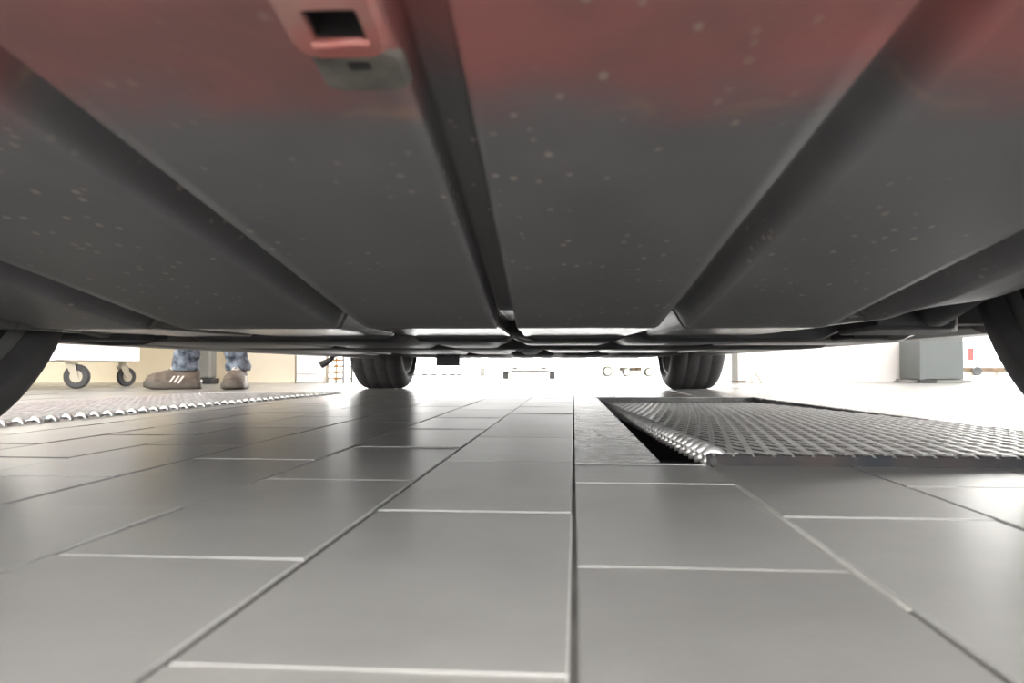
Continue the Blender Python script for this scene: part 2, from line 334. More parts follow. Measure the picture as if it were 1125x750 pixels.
# ================================================================== EXPANDED METAL GRATES
def grate(Q, name, label, nx, ny, zt, bumps_left, bumps_right, front, flat, sink):
    """Q: near-left, near-right, far-right, far-left in metres. nx diamonds across, ny along."""
    c0 = Vector((Q[0][0], Q[0][1], 0)); t = thing(name, label, 'grate', (c0.x, c0.y, 0), 0, None)
    def at(s, q, z):
        a = Vector(Q[0]) * (1 - s) + Vector(Q[1]) * s; b = Vector(Q[3]) * (1 - s) + Vector(Q[2]) * s
        p = a * (1 - q) + b * q; return Vector((p.x - c0.x, p.y - c0.y, z - sink * q))
    mb = MB()
    NX, NY = nx * 2, ny * 2
    for j in range(NY):
        for i in range(NX + 1):
            if (i + j) % 2: continue
            for di in (-1, 1):
                if not 0 <= i + di <= NX: continue
                a = at(i / NX, j / NY, zt - .0016); b = at((i + di) / NX, (j + 1) / NY, zt - .0022)
                d = (b - a).normalized(); sd = d.cross(Vector((0, 0, 1))).normalized(); up = sd.cross(d)
                tl = 0.07 * flat
                w_ = (sd * math.cos(tl) + up * math.sin(tl)) * .0030; h_ = (up * math.cos(tl) - sd * math.sin(tl)) * .0008
                e0, e1 = a - d * .002, b + d * .002
                mb.add([e0 - w_ - h_, e0 + w_ - h_, e0 + w_ + h_, e0 - w_ + h_, e1 - w_ - h_, e1 + w_ - h_, e1 + w_ + h_, e1 - w_ + h_],
                       [(0, 1, 2, 3), (7, 6, 5, 4), (0, 4, 5, 1), (1, 5, 6, 2), (2, 6, 7, 3), (3, 7, 4, 0)])
    for j in range(NY + 1):                                # raised bonds where the strands meet
        for i in range(NX + 1):
            if (i + j) % 2: continue
            p = at(i / NX, j / NY, zt); q = at(i / NX, (j + .3) / NY, zt) - p
            mb.add([p + o for o in (-q * 1.2 + Vector((0, 0, -.003)), Vector((-.0042, 0, -.003)), q * 1.2 + Vector((0, 0, -.003)), Vector((.0042, 0, -.003)), -q * .8 + Vector((0, 0, -.0008)), Vector((-.0030, 0, -.0006)), q * .8 + Vector((0, 0, -.0002)), Vector((.0030, 0, -.0006)))],
                   [(0, 3, 2, 1), (4, 5, 6, 7), (0, 1, 5, 4), (1, 2, 6, 5), (2, 3, 7, 6), (3, 0, 4, 7)])
    mb.build('expanded_mesh', M['steel'], t)
    for flag, s in ((bumps_left, 0.0), (bumps_right, 1.0)):
        if not flag: continue
        e = MB(); e.tube([at(s, q / 20, zt - .009) for q in range(21)], .0035, 8)
        e.build('edge_rod', M['steel'], t, smooth=True)
        k = MB()
        for j in range(50):
            mid = at(s, (j + .3) / 50, zt)
            sgn = 1 if s == 0 else -1
            pts = []
            for q in range(9):                              # a strand end curled over the edge rod
                an = math.pi * (-.15 + 1.3 * q / 8); pts.append(mid + Vector((sgn * (.0095 * -math.cos(an)) + sgn * .004, 0, -.010 + .0105 * math.sin(an))))
            k.tube(pts, .0062, 8)
        k.build('curled_strand_ends', M['steel'], t, smooth=True)['kind'] = 'stuff'
    if front:
        a, b = at(-.012, -.004, 0), at(1.0, -.004, 0)
        f_ = MB(); f_.box(a.x, b.x, a.y - .004, a.y + .002, -.004, zt - .0015)
        f_.build('front_bar', M['bluesteel'], t, bevel=.001)
        hb = MB(); hb.tube([(a.x + .007, a.y - .0049, .005), (a.x + .007, a.y + .010, .005)], .0040, 12); hb.build('bar_end_hole', M['black'], t)
        for i in range(15):
            tb = MB(); p = at((i + .6) / 15, 0, zt + .0005); tb.add([p + Vector(o) for o in ((-.006, -.0045, -.0045), (.006, -.0045, -.0045), (.006, .012, -.0035), (-.006, .012, -.0035), (-.004, -.002, -.0005), (.004, -.002, -.0005), (.003, .010, 0), (-.003, .010, 0))],
                                                   [(0, 3, 2, 1), (4, 5, 6, 7), (0, 1, 5, 4), (1, 2, 6, 5), (2, 3, 7, 6), (3, 0, 4, 7)])
            tb.build('cut_tip', M['steel'], t)
    for q in (.02, .34, .66, .98):
        a, b = at(.14, q, 0), at(1.0, q, 0); MB().box(a.x, b.x, a.y - .003, a.y + .003, -.06, zt - .0095 - sink * q).build('support_bar', M['framesteel'], t)
    return t
grate([(.152, .868), (.762, .868), (.612, 2.70), (.090, 2.64)], 'floor_grate', 'galvanised expanded metal grate lying over the dark pit beside the smooth kerb strip', 29, 18, .013, True, False, True, -1, .026)
grate([(-1.632, .91), (-1.040, .91), (-.935, 3.04), (-1.472, 3.04)], 'floor_grate', 'pale expanded metal grate in the floor in front of the brown shoes', 27, 21, .009, False, True, False, 1, .004)

# ================================================================== THE CAR OVERHEAD
CYAW = math.atan(0.0366)
car = thing('car', 'red car with dark grooved underbody panel and black tyres parked overhead', 'car', (-0.075, 0.81, 0), CYAW)
# --- rear underbody panel (local: x lateral, y forward from the rear axle, z up)
def sstep(a, b, x):
    t = max(0, min(1, (x - a) / (b - a))); return t * t * (3 - 2 * t)
GR = [(-.600, -.585, -.566, -.556, .018), (-.438, -.412, -.389, -.385, .024), (-.205, -.188, -.1675, -.1645, .024), (-.0125, -.0095, .0095, .0125, .022), (.1745, .1775, .193, .212, .024), (.366, .3695, .392, .430, .026)]
def gdepth(u):
    d = 0
    for a, b, c, e, h in GR: d = max(d, h * sstep(a, b, u) * (1 - sstep(c, e, u)))
    return d
def zpanel(v):
    base = .1622 - .1306 * v
    if v > .05:                                       # past the lip the panel levels out and rises a little
        base = .1557 - .1306 * (v - .05) + .0765 * max(0, min(v - .05, .05)) ** 2 / .05 if v < .10 else .1557 - .00653 + .003825 + .012 * (v - .10)
    if v < -.56: base += .9 * (-.56 - v) ** 2 * 6
    return base
HOLE = (-.0405, -.0205, -.552, -.530)
us = set(np.round(np.linspace(-.62, .47, 90), 5))
for a, b, c, e, h in GR:
    for p, q in ((a, b), (c, e)):
        for t in np.linspace(0, 1, 6): us.add(round(p + (q - p) * t, 5))
us |= {HOLE[0], HOLE[1]}
us = sorted(us); us = [u for i, u in enumerate(us) if i == 0 or u - us[i - 1] > .0004 or u in HOLE]
vs = sorted(set(list(np.round(np.linspace(-.64, .05, 36), 4)) + list(np.round(np.linspace(.05, .44, 26), 4)) + [HOLE[2], HOLE[3]]))
pm = MB(); idx = {}; lipf = []
for j, v in enumerate(vs):
    for i, u in enumerate(us):
        idx[i, j] = len(pm.v); wav = .0008 * noise.noise(Vector((u * 6, v * 6, 0)))
        # outboard of the wheels' inner faces the right edge sweeps up towards the arch
        up = .05 * sstep(.40, .47, u) * sstep(-.1, .1, v)
        pm.v.append((u, v, zpanel(v) + gdepth(u) + wav + up * .4))
for j in range(len(vs) - 1):
    for i in range(len(us) - 1):
        if HOLE[0] - 1e-6 <= us[i] < HOLE[1] - 1e-6 and HOLE[2] - 1e-6 <= vs[j] < HOLE[3] - 1e-6: continue
        (pm.f if vs[j] < .089 else lipf).append((idx[i, j], idx[i, j + 1], idx[i + 1, j + 1], idx[i + 1, j]))
panel = pm.build('rear_underbody_panel', M['panel'], car, smooth=True); panel['label'] = 'dark grooved plastic panel with red overspray'
so = panel.modifiers.new('solid', 'SOLIDIFY'); so.thickness = .003; so.offset = 1 if panel.data.polygons[500].normal.z > 0 else -1
lip = MB(); used_ = sorted({i for f_ in lipf for i in f_}); rem_ = {i: k for k, i in enumerate(used_)}
lip.add([pm.v[i] for i in used_], [tuple(rem_[i] for i in f_) for f_ in lipf])
lo = lip.build('panel_lip', M['lip'], car, smooth=True); lo['label'] = 'smooth glossy front lip of the underbody panel'
so = lo.modifiers.new('solid', 'SOLIDIFY'); so.thickness = .003; so.offset = 1 if lo.data.polygons[50].normal.z > 0 else -1
# --- slot boss with its rectangular hole
def rrect(cx, cy, hx, hy, r, n=5):
    out = []
    for qx, qy, a0 in ((1, 1, 0), (-1, 1, 90), (-1, -1, 180), (1, -1, 270)):
        for k in range(n):
            a = math.radians(a0 + 90 * k / (n - 1)); out.append((cx + qx * (hx - r) + r * math.cos(a), cy + qy * (hy - r) + r * math.sin(a)))
    return out
hc = ((HOLE[0] + HOLE[1]) / 2, (HOLE[2] + HOLE[3]) / 2)
nb = 5
def zoff(p, dz): return (p[0], p[1], zpanel(p[1]) + dz)
outer = rrect(-.0318, -.551, .0195, .034, .010, nb)
outer2 = rrect(-.0318, -.551, .0165, .030, .008, nb)
inner = rrect(hc[0], hc[1], .0100, .0110, .0015, nb)
inner2 = rrect(hc[0], hc[1], .0098, .0108, .0015, nb)
b = MB(); b.rings([[zoff(p, .0005) for p in outer], [zoff(p, -.0035) for p in outer2], [zoff(p, -.0035) for p in inner], [zoff(p, -.0005) for p in inner2]], True, False)
boss = b.build('slot_boss', M['boss'], panel, angle=.7); boss['label'] = 'worn red boss around a rectangular slot'
MB().rings([[zoff(p, -.0006) for p in inner2], [zoff(p, .028) for p in inner2]], True, False).add([zoff(p, .028) for p in inner2], [tuple(range(len(inner2)))]).build('slot_pocket', M['black'], panel)
# the dirty lower lip with its small second hole
o1 = rrect(-.0290, -.5055, .019, .0165, .007, nb); o2 = rrect(-.0290, -.5055, .0165, .0145, .006, nb); i1 = rrect(-.0285, -.5115, .0047, .0032, .001, nb)
b = MB(); b.rings([[zoff(p, .0012) for p in o1], [zoff(p, -.0016) for p in o2], [zoff(p, -.0018) for p in i1], [zoff(p, -.0012) for p in i1]], True, False)
bl = b.build('slot_lip', M['bossdirt'], panel, angle=.7); bl['label'] = 'dirty grey lip below the slot'
MB().add([zoff(p, -.0019) for p in i1], [tuple(range(len(i1)))]).build('small_hole', M['black'], panel)
r1 = MB(); r1.tube([zoff((u, -.5305 + .0008 * math.sin(u * 300)), -.0032) for u in np.linspace(-.042, -.020, 9)], .0019, 8); r1.build('slot_rim', M['boss'], panel, smooth=True)

# --- floor of the car beyond the panel
def pan(name, m, u0, u1, v0, v1, z, th=.012, ribs=(), rd=.010, slope=0.0):
    """a pressed tray with lengthwise ribs pressed up into it"""
    n = max(8, int((u1 - u0) / .012)); uu = [u0 + (u1 - u0) * i / n for i in range(n + 1)]; rs = []
    for u in uu:
        d = max([rd * (1 - sstep(.012, .022, abs(u - r_))) for r_ in ribs] + [0])
        e = .012 * (1 - sstep(0, .03, min(u - u0, u1 - u)))
        rs.append([(u, v0, z + d + e + .004), (u, v0 + .012, z + d + e), (u, v1 - .012, z + d + e + slope * (v1 - v0)), (u, v1, z + d + e + .004 + slope * (v1 - v0)), (u, v1, z + th + .03), (u, v0, z + th + .03)])
    return MB().rings(rs, True, True).build(name, m, car, angle=.5)
pan('axle_crossmember', M['under'], -.56, .52, .445, .56, .1500, ribs=(0, -.186, .19))
pan('floor_tray', M['tray_gloss'], -.02, .70, .57, .95, .1505, ribs=(.19, .40), slope=.013)
pan('floor_tray', M['tray'], -.76, -.04, .57, .95, .1500, ribs=(-.19, -.42))
pan('floor_crossmember', M['under'], -.70, .70, .96, 1.10, .1490)
pan('floor_tray', M['tray'], -.74, -.06, 1.12, 2.0, .1530, ribs=(-.22, -.5))
pan('floor_tray', M['tray_gloss'], .04, .72, 1.12, 2.0, .1520, ribs=(.22, .5), slope=.008)
pan('tunnel_cover', M['under'], -.055, .035, 1.12, 2.55, .152)
pan('engine_tray', M['under'], -.58, .58, 2.05, 2.98, .1505, ribs=(-.3, -.1, .1, .3))
pan('front_tray', M['tray'], -.60, .60, 3.0, 3.62, .1560, ribs=(-.3, 0, .3))
for s in (-1, 1):                                          # sills
    x0, x1 = (.70, .80) if s > 0 else (-.80, -.70)
    z = .158 if s > 0 else .1465
    rs = [[(x0, v, z + .05), (x0, v, z + .010), (x0 + .02, v, z), (x1 - .02, v, z), (x1, v, z + .012), (x1, v, z + .08)] for v in (.40, 2.62)]
    MB().rings(rs, True, True).build('sill', M['tray'], car, bevel=.004)
# pieces hanging behind the near wheels
def lump(name, pts, r, m=None): return MB().tube(pts, r, 10).build(name, m or M['under'], car, smooth=True)
lb = MB(); lb.prism([(-.70, .32), (-.60, .32), (-.58, .40), (-.66, .46), (-.72, .44)], .147, .180); lb.build('jack_bracket', M['under'], car, bevel=.006)
lump('brake_hose', [(-.73, .26, .165), (-.70, .34, .152), (-.66, .40, .147), (-.62, .43, .149), (-.60, .47, .160)], .006)
lump('trailing_arm', [(-.56, .05, .20), (-.60, .24, .175), (-.64, .40, .165)], [.03, .022, .018])
lump('trailing_arm', [(.52, .05, .21), (.57, .24, .185), (.61, .42, .176)], [.03, .024, .02])
rb = MB(); rb.prism([(.50, .26), (.60, .25), (.66, .36), (.64, .46), (.52, .46)], .158, .20); rb.build('jack_bracket', M['under'], car, bevel=.006)
rb = MB(); rb.box(.545, .605, .46, .56, .1525, .17); rb.build('lifting_pad', M['black'], car, bevel=.004)
hb = MB(); hb.prism([(-.40, 2.30), (-.30, 2.30), (-.315, 2.36), (-.375, 2.36)], .110, .155); hb.build('hanging_bracket', M['under'], car, bevel=.004)
lump('sill_clip', [(-.755, 2.08, .152), (-.775, 2.09, .132), (-.81, 2.095, .115)], [.007, .011, .014], M['under'])
# arch liners over the near wheels
for s in (-1, 1):
    n = 20; R0 = .352
    rs = [[(s * x, R0 * math.cos(a), .32 + R0 * math.sin(a)) for x in (.555, .875)] + [(s * x, (R0 + .008) * math.cos(a), .32 + (R0 + .008) * math.sin(a)) for x in (.875, .555)] for a in [math.radians(-12 + 204 * k / n) for k in range(n + 1)]]
    MB().rings(rs, True, True).build('arch_liner', M['black'], car, angle=.6)
    rs = [[(s * x, R0 * math.cos(a), .32 + R0 * math.sin(a)) for x in (.60, .875)] + [(s * x, (R0 + .008) * math.cos(a), .32 + (R0 + .008) * math.sin(a)) for x in (.875, .60)] for a in [math.radians(-12 + 204 * k / n) for k in range(n + 1)]]
    o = MB().rings([[(x, y + 3.0, z) for x, y, z in r_] for r_ in rs], True, True).build('arch_liner', M['black'], car, angle=.6)
    MB().box(*sorted((s * .54, s * .885)), .352, .40, .170, .40).build('arch_apron', M['black'], car, bevel=.004)
    MB().box(*sorted((s * .548, s * .556)), -.40, .36, .215, .64).build('arch_wall', M['black'], car)
# wheels
tp = [(-.108, .238), (-.116, .246), (-.120, .256), (-.130, .262), (-.1305, .272), (-.127, .290), (-.114, .308), (-.100, .3175), (-.086, .320)]
for gx in (-.058, 0, .058): tp += [(gx - .004, .320), (gx - .003, .3193), (gx + .003, .3193), (gx + .004, .320)]
tp += [(.086, .320), (.100, .3175), (.114, .308), (.127, .290), (.1305, .272), (.130, .262), (.120, .256), (.116, .246), (.108, .238), (.095, .228), (-.095, .228), (-.108, .238)]
tp = [(x * .94, r_) for x, r_ in tp]
tyre_me = MB().lathe_x(tp, 96, closed=True).mesh('tyre', M['rubber'], True)
rp = [(-.112, .236), (-.117, .243), (-.110, .245), (-.100, .229), (-.02, .213), (.02, .215), (.100, .229), (.110, .245), (.117, .243), (.112, .236), (.100, .221), (.03, .205), (-.02, .205), (-.10, .219), (-.112, .236)]
rp = [(x * .94, r_) for x, r_ in rp]
shield_me = MB().lathe_x([(-.098, .02), (-.102, .21), (-.100, .229), (-.094, .220), (-.088, .02)], 48).mesh('brake_shield', M['shield'])
rim_me = MB().lathe_x(rp, 64, closed=True).mesh('rim', M['alloy'], True)
disc_me = MB().lathe_x([(-.03, .03), (-.03, .150), (-.015, .150), (-.015, .03)], 48, closed=False).mesh('brake_disc', M['framesteel'])
spk = MB()
for k in range(5):
    a = 2 * math.pi * k / 5; ca, sa = math.cos(a), math.sin(a)
    rs = [[(.075 + dx, r_ * ca - t_ * sa, r_ * sa + t_ * ca) for dx, t_ in ((0, -w_), (0, w_), (.022, w_ * .8), (.022, -w_ * .8))] for r_, w_ in ((.03, .03), (.11, .02), (.212, .026))]
    spk.rings(rs)
spk.lathe_x([(.070, .045), (.100, .045), (.105, .035), (.105, .004)], 24)
spk_me = spk.mesh('spokes', M['alloy'])
for v in (0.0, 3.0):
    for s in (-1, 1):
        wh = bpy.data.objects.new('wheel', tyre_me); COL.objects.link(wh); wh.parent = car; wh.location = (s * .752, v, .3202)
        wh.name = 'wheel'
        if s < 0: wh.rotation_euler = (0, 0, math.pi)
        for nm, me in (('rim', rim_me), ('spokes', spk_me), ('brake_disc', disc_me), ('brake_shield', shield_me)):
            c = bpy.data.objects.new(nm, me); COL.objects.link(c); c.parent = wh
# body shell above: side outline with wheel arches, drawn across the width
def arch(cx, r, n=14, z0=.18):
    a0 = math.asin((z0 - .32) / r) if abs((z0 - .32) / r) < 1 else -.4
    return [(cx - r * math.cos(a), .32 + r * math.sin(a)) for a in [a0 + (math.pi - 2 * a0) * k / n for k in range(n + 1)]]
side = [(-.655, .34), (-.64, .275), (-.42, .262)] + arch(0, .37, z0=.262)[0:] + [(.40, .182), (2.60, .182)] + arch(3.0, .37, z0=.2)[0:] + [(3.55, .21), (3.72, .26), (3.78, .42), (3.74, .62), (3.55, .75), (2.75, .93), (1.6, .99), (-.45, 1.02), (-.62, .95), (-.66, .62)]
side = [p for i, p in enumerate(side) if i == 0 or (abs(p[0] - side[i - 1][0]) + abs(p[1] - side[i - 1][1])) > .005]
rs = []
for x, k in ((-.895, .985), (-.87, 1), (.87, 1), (.895, .985)):
    rs.append([(x, 1.55 + (v - 1.55) * k, .60 + (z - .60) * (1 if abs(x) < .88 else .97)) for v, z in side])
MB().rings(rs).build('body', M['red'], car, angle=.5)
cab0 = [(-.835, -.50), (.835, -.50), (.835, 2.72), (-.835, 2.72)]; cab1 = [(-.60, -.28), (.60, -.28), (.60, 1.72), (-.60, 1.72)]
MB().add([(x, v, .985 if v < 1 else .92) for x, v in cab0] + [(x, v, 1.45) for x, v in cab1], [(0, 1, 2, 3), (7, 6, 5, 4), (0, 1, 5, 4), (1, 2, 6, 5), (2, 3, 7, 6), (3, 0, 4, 7)]).build('cabin', M['red'], car, bevel=.03, seg=3)
lerp = lambda a, b_, t: tuple(a[i] + (b_[i] - a[i]) * t for i in range(len(a)))
for i in range(4):
    j = (i + 1) % 4
    A, B = (*cab0[i], .985 if i < 2 else .92), (*cab0[j], .985 if j < 2 else .92); Cc, D = (*cab1[j], 1.45), (*cab1[i], 1.45)
    nrm = (Vector(B) - Vector(A)).cross(Vector(D) - Vector(A)).normalized(); mid = (Vector(A) + Vector(Cc)) / 2
    if nrm.dot(mid - Vector((0, 1.0, 1.2))) < 0: nrm = -nrm
    spans = ((.06, .94),) if i in (0, 2) else ((.05, .33), (.36, .62), (.65, .90))
    for s0, s1 in spans:
        q = [lerp(lerp(A, B, s), lerp(D, Cc, s), t) for s, t in ((s0, .12), (s1, .12), (s1, .88), (s0, .88))]
        MB().add([Vector(p) + nrm * .001 for p in q] + [Vector(p) + nrm * .006 for p in q], [(0, 1, 2, 3), (4, 5, 6, 7), (0, 1, 5, 4), (1, 2, 6, 5), (2, 3, 7, 6), (3, 0, 4, 7)]).build('window', M['glass'], car)
for s in (-1, 1):
    MB().box(*sorted((s * .58, s * .84)), -.668, -.60, .72, .90).build('tail_lamp', M['lampred'], car, bevel=.012)
    MB().box(*sorted((s * .52, s * .82)), 3.66, 3.765, .52, .64).build('headlamp', M['lampclear'], car, bevel=.012)
    MB().box(*sorted((s * .90, s * 1.04)), 2.12, 2.20, .96, 1.08).build('mirror', M['red'], car, bevel=.02)
MB().box(-.62, .62, -.672, -.62, .36, .50).build('bumper_step', M['black'], car, bevel=.01)

# ================================================================== HALL BEHIND
wb = MB().box(-4.4, -1.86, 5.02, 5.2, 0, 3.2).build('wall_back', M['beige']); struct(wb)
wr = MB().box(1.02, on_y(1057, 400, 5.75).x, 5.75, 5.93, 0, 3.2).build('wall_right', M['whitewall']); struct(wr)
wl = MB().box(-4.4, -4.2, 1.2, 5.02, 0, 3.2).build('wall_left', M['beige']); struct(wl)
ce = MB().box(-9, 9, -6, 6.2, 3.2, 3.35).build('shading_ceiling', M['whitewall']); struct(ce)  # unseen ceiling, added and sized to cut the overhead daylight
wf = MB().box(3.9, 16, 13.5, 13.7, 0, 3.2).build('glare_block_wall', M['whitewall']); struct(wf)  # added wall that blocks bright horizon glare on the right of the floor
bb = MB().box(-4.2, -1.88, 5.0, 5.02, 0, .012).build('baseboard_back', M['beige']); struct(bb)
# ------------------------------------------------------------------ white trolley on castors
def castor(parent, x, y, ztop, r, sw, wheelmat):
    f_ = MB(); ca, sa = math.cos(sw), math.sin(sw); q = lambda a, b_, z: (x + a * ca - b_ * sa, y + a * sa + b_ * ca, z)
    f_.add([q(a, b_, z) for z in (ztop - .006, ztop) for a, b_ in ((-.035, -.03), (.035, -.03), (.035, .03), (-.035, .03))], [(0, 3, 2, 1), (4, 5, 6, 7), (0, 1, 5, 4), (1, 2, 6, 5), (2, 3, 7, 6), (3, 0, 4, 7)])
    f_.tube([q(0, 0, ztop - .006), q(0, 0, 2 * r + .004)], .02, 12)
    ox = r * .45
    for b_ in (-.019, .019):
        f_.add([q(a, b_ + e, z) for e in (-.002, .002) for a, z in ((-.022, 2 * r + .006), (.022, 2 * r + .006), (ox + .014, r - .006), (ox - .014, r - .006))], [(0, 1, 2, 3), (7, 6, 5, 4), (0, 1, 5, 4), (1, 2, 6, 5), (2, 3, 7, 6), (3, 0, 4, 7)])
    f_.add([q(a, b_, z) for z in (2 * r + .002, 2 * r + .008) for a, b_ in ((-.024, -.021), (.024, -.021), (.024, .021), (-.024, .021))], [(0, 3, 2, 1), (4, 5, 6, 7), (0, 1, 5, 4), (1, 2, 6, 5), (2, 3, 7, 6), (3, 0, 4, 7)])
    fo = f_.build('castor_fork', M['cream'], parent)
    wm = MB().lathe_x([(-.011, r * .45), (-.013, r * .8), (-.013, r * .93), (-.009, r), (.009, r), (.013, r * .93), (.013, r * .8), (.011, r * .45)], 32)
    wo = wm.build('castor_wheel', wheelmat, fo, angle=.8); wo.location = q(ox, 0, r); wo.rotation_euler = (0, 0, sw + math.pi / 2)
    hm = MB().lathe_x([(-.015, .005), (-.015, r * .5), (.015, r * .5), (.015, .005)], 20).build('castor_hub', M['cream'], wo, angle=.6)
tro = thing('trolley', 'white enamelled trolley rolling on four grey castors', 'trolley', (0, 0, 0))
pA, pB = on_z(80, 426.8), on_z(134, 424.2)
zb = .137; xr = on_y(154, 390, 4.18).x
tro.location = (xr - .40, 3.80, 0)
x0_, x1_ = -.42, .40
MB().box(x0_, x1_, -.34, .38, zb, .80).build('body', M['white'], tro, bevel=.006)
for i in range(3):
    dr = MB().box(x0_ + .02, x1_ - .02, -.352, -.341, zb + .03 + i * .21, zb + .22 + i * .21).build('drawer', M['white'], tro, bevel=.004)
    MB().box(-.12, .12, -.372, -.353, zb + .17 + i * .21, zb + .185 + i * .21).build('handle', M['steel'], dr, bevel=.003)
MB().box(x0_ - .015, x1_ + .015, -.355, .395, .80, .83).build('top', M['castorgrey'], tro, bevel=.006)
castor(tro, pA.x - tro.location.x - .01, pA.y - 3.80, zb, .060, .25, M['castorgrey'])
castor(tro, pB.x - tro.location.x + .0, pB.y - 3.80, zb, .052, 1.1, M['castorgrey'])
castor(tro, -.36, -.24, zb, .052, 2.2, M['castorgrey'])
castor(tro, -.36, .30, zb, .052, 2.6, M['castorgrey'])
# ------------------------------------------------------------------ person
pl, prr = on_z(185, 428.2), on_z(257, 428.2)
per = thing('person', 'person in cuffed blue jeans and taupe sport shoes standing beside the car', 'person', ((pl.x + prr.x) / 2, 3.58, 0))
ox, oy = per.location.x, per.location.y
# feet: ankle positions and headings (unit vector towards the toe)
feet = [((pl.x + .000 - ox, 3.60 - oy), Vector((-.86, -.50, 0)).normalized()), ((prr.x - ox - .065, 3.66 - oy), Vector((.22, -.97, 0)).normalized())]
def shoe(ank, d):
    sd = Vector((0, 0, 1)).cross(d); A = Vector((*ank, 0))
    heel, toe = -.068, .178
    P = lambda a, s, z: A + d * a + sd * s + Vector((0, 0, z))
    ts = [0, .03, .10, .22, .36, .50, .62, .74, .86, .95, 1.0]
    wid = [.012, .030, .038, .040, .040, .043, .048, .050, .045, .030, .010]
    top = [.085, .100, .112, .116, .112, .103, .093, .084, .077, .068, .044]
    up = MB(); rs = []
    for t_, w_, h_ in zip(ts, wid, top):
        a = heel + (toe - heel) * t_; r = []
        for k in range(14):
            q = math.pi * (k / 13); r.append(P(a, w_ * math.cos(q) * (1 if abs(math.cos(q)) < .9 else 1), .020 + (h_ - .020) * math.sin(q) ** .62))
        rs.append(r)
    u = up.rings(rs, False, False).build('shoe', M['shoe'], per, smooth=True); u['label'] = 'taupe sport shoe with pale stripes'
    so = MB(); rs = []
    for t_, w_ in zip(ts, wid):
        a = heel - .006 + (toe - heel + .012) * t_; w2 = w_ + .005; lift = .012 * max(0, (t_ - .8) / .2) ** 2
        rs.append([P(a, w2, .006 + lift), P(a, w2 + .002, .018 + lift), P(a, w2 - .001, .034 + lift * .6), P(a, -w2 + .001, .034 + lift * .6), P(a, -w2 - .002, .018 + lift), P(a, -w2, .006 + lift), P(a, -w2 * .8, .0005 + lift), P(a, w2 * .8, .0005 + lift)])
    so.rings(rs).build('sole', M['sole'], u, angle=.9)
    for s in (-1, 1):
        st = MB()
        for k in range(3):
            a0 = .030 + k * .020; w_ = .0435
            st.add([P(a0 + da, s * (w_ - zz * .12 + e), .028 + zz) for e in (0, .004) for da, zz in ((0, 0), (.009, 0), (-.015, .036), (-.024, .036))], [(0, 1, 2, 3), (7, 6, 5, 4), (0, 1, 5, 4), (1, 2, 6, 5), (2, 3, 7, 6), (3, 0, 4, 7)])
        st.build('stripes', M['stripe'], u)
    lc = MB()
    for k in range(5):
        a = .048 + k * .015; h_ = .110 - k * .0080
        lc.tube([P(a, -.020, h_ - .010), P(a + .004, -.010, h_), P(a, 0, h_ + .002), P(a + .004, .010, h_), P(a, .020, h_ - .010)], .0024, 6)
    lc.build('laces', M['stripe'], u, smooth=True)
for a, d in feet: shoe(a, d)
# trousers: two legs lofted from crumpled cuffs to the hips
tr = MB(); face = Vector((-.6, -.8, 0)).normalized(); rt = Vector((-.8, .6, 0)).normalized()
def ring(c, rx, ry, ax, n=24, wr=0, seed=0):
    ay = Vector((0, 0, 1)).cross(ax); out = []
    for k in range(n):
        q = 2 * math.pi * k / n
        nz = wr * (noise.noise(Vector((math.cos(q) * 1.3 + seed, math.sin(q) * 1.3, c[2] * 26))) + .5 * noise.noise(Vector((math.cos(q) * 3, math.sin(q) * 3 + seed, c[2] * 60))))
        out.append(Vector(c) + ax * ((rx + nz) * math.cos(q)) + ay * ((ry + nz) * math.sin(q)))
    return out
for i, (ank, d) in enumerate(feet):
    hip = rt * (.085 if i == 0 else -.085); hipc = Vector((hip.x + .02, hip.y + .06, .84)); a0 = Vector((*ank, .060)); rs = []
    kn = (a0 * .46 + hipc * .54) + face * .03; kn.z = .47
    # turned-up cuff: outside then over
    for z, rx in ((.096, .044), (.088, .053), (.094, .058), (.112, .059), (.136, .057), (.142, .053)): rs.append(ring((a0.x, a0.y, z), rx + .004, rx, d, wr=.012, seed=i * 7.3))
    for z in np.linspace(.148, .84, 46):
        t_ = (z - .06) / (.47 - .06)
        c = a0.lerp(kn, t_) if z < .47 else kn.lerp(hipc, (z - .47) / .37)
        rr = .052 + .018 * sstep(.15, .5, z) + .022 * sstep(.5, .84, z); wr = .020 * (1 - sstep(.12, .45, z)) + .004
        rs.append(ring((c.x, c.y, z), rr + .004, rr, d if z < .3 else face, wr=wr, seed=i * 7.3))
    tr.rings(rs, True, False)
pc = Vector((.02, .06, 0)); rs = []
for z, rx, ry in ((.78, .150, .10), (.84, .178, .115), (.92, .182, .122), (1.0, .165, .112), (1.04, .160, .108)): rs.append(ring((pc.x, pc.y, z), rx, ry, rt, 28, .004))
tr.rings(rs, True, True)
tro_ = tr.build('trousers', M['jeans'], per, smooth=True); tro_['label'] = 'crumpled blue jeans with turned-up cuffs'
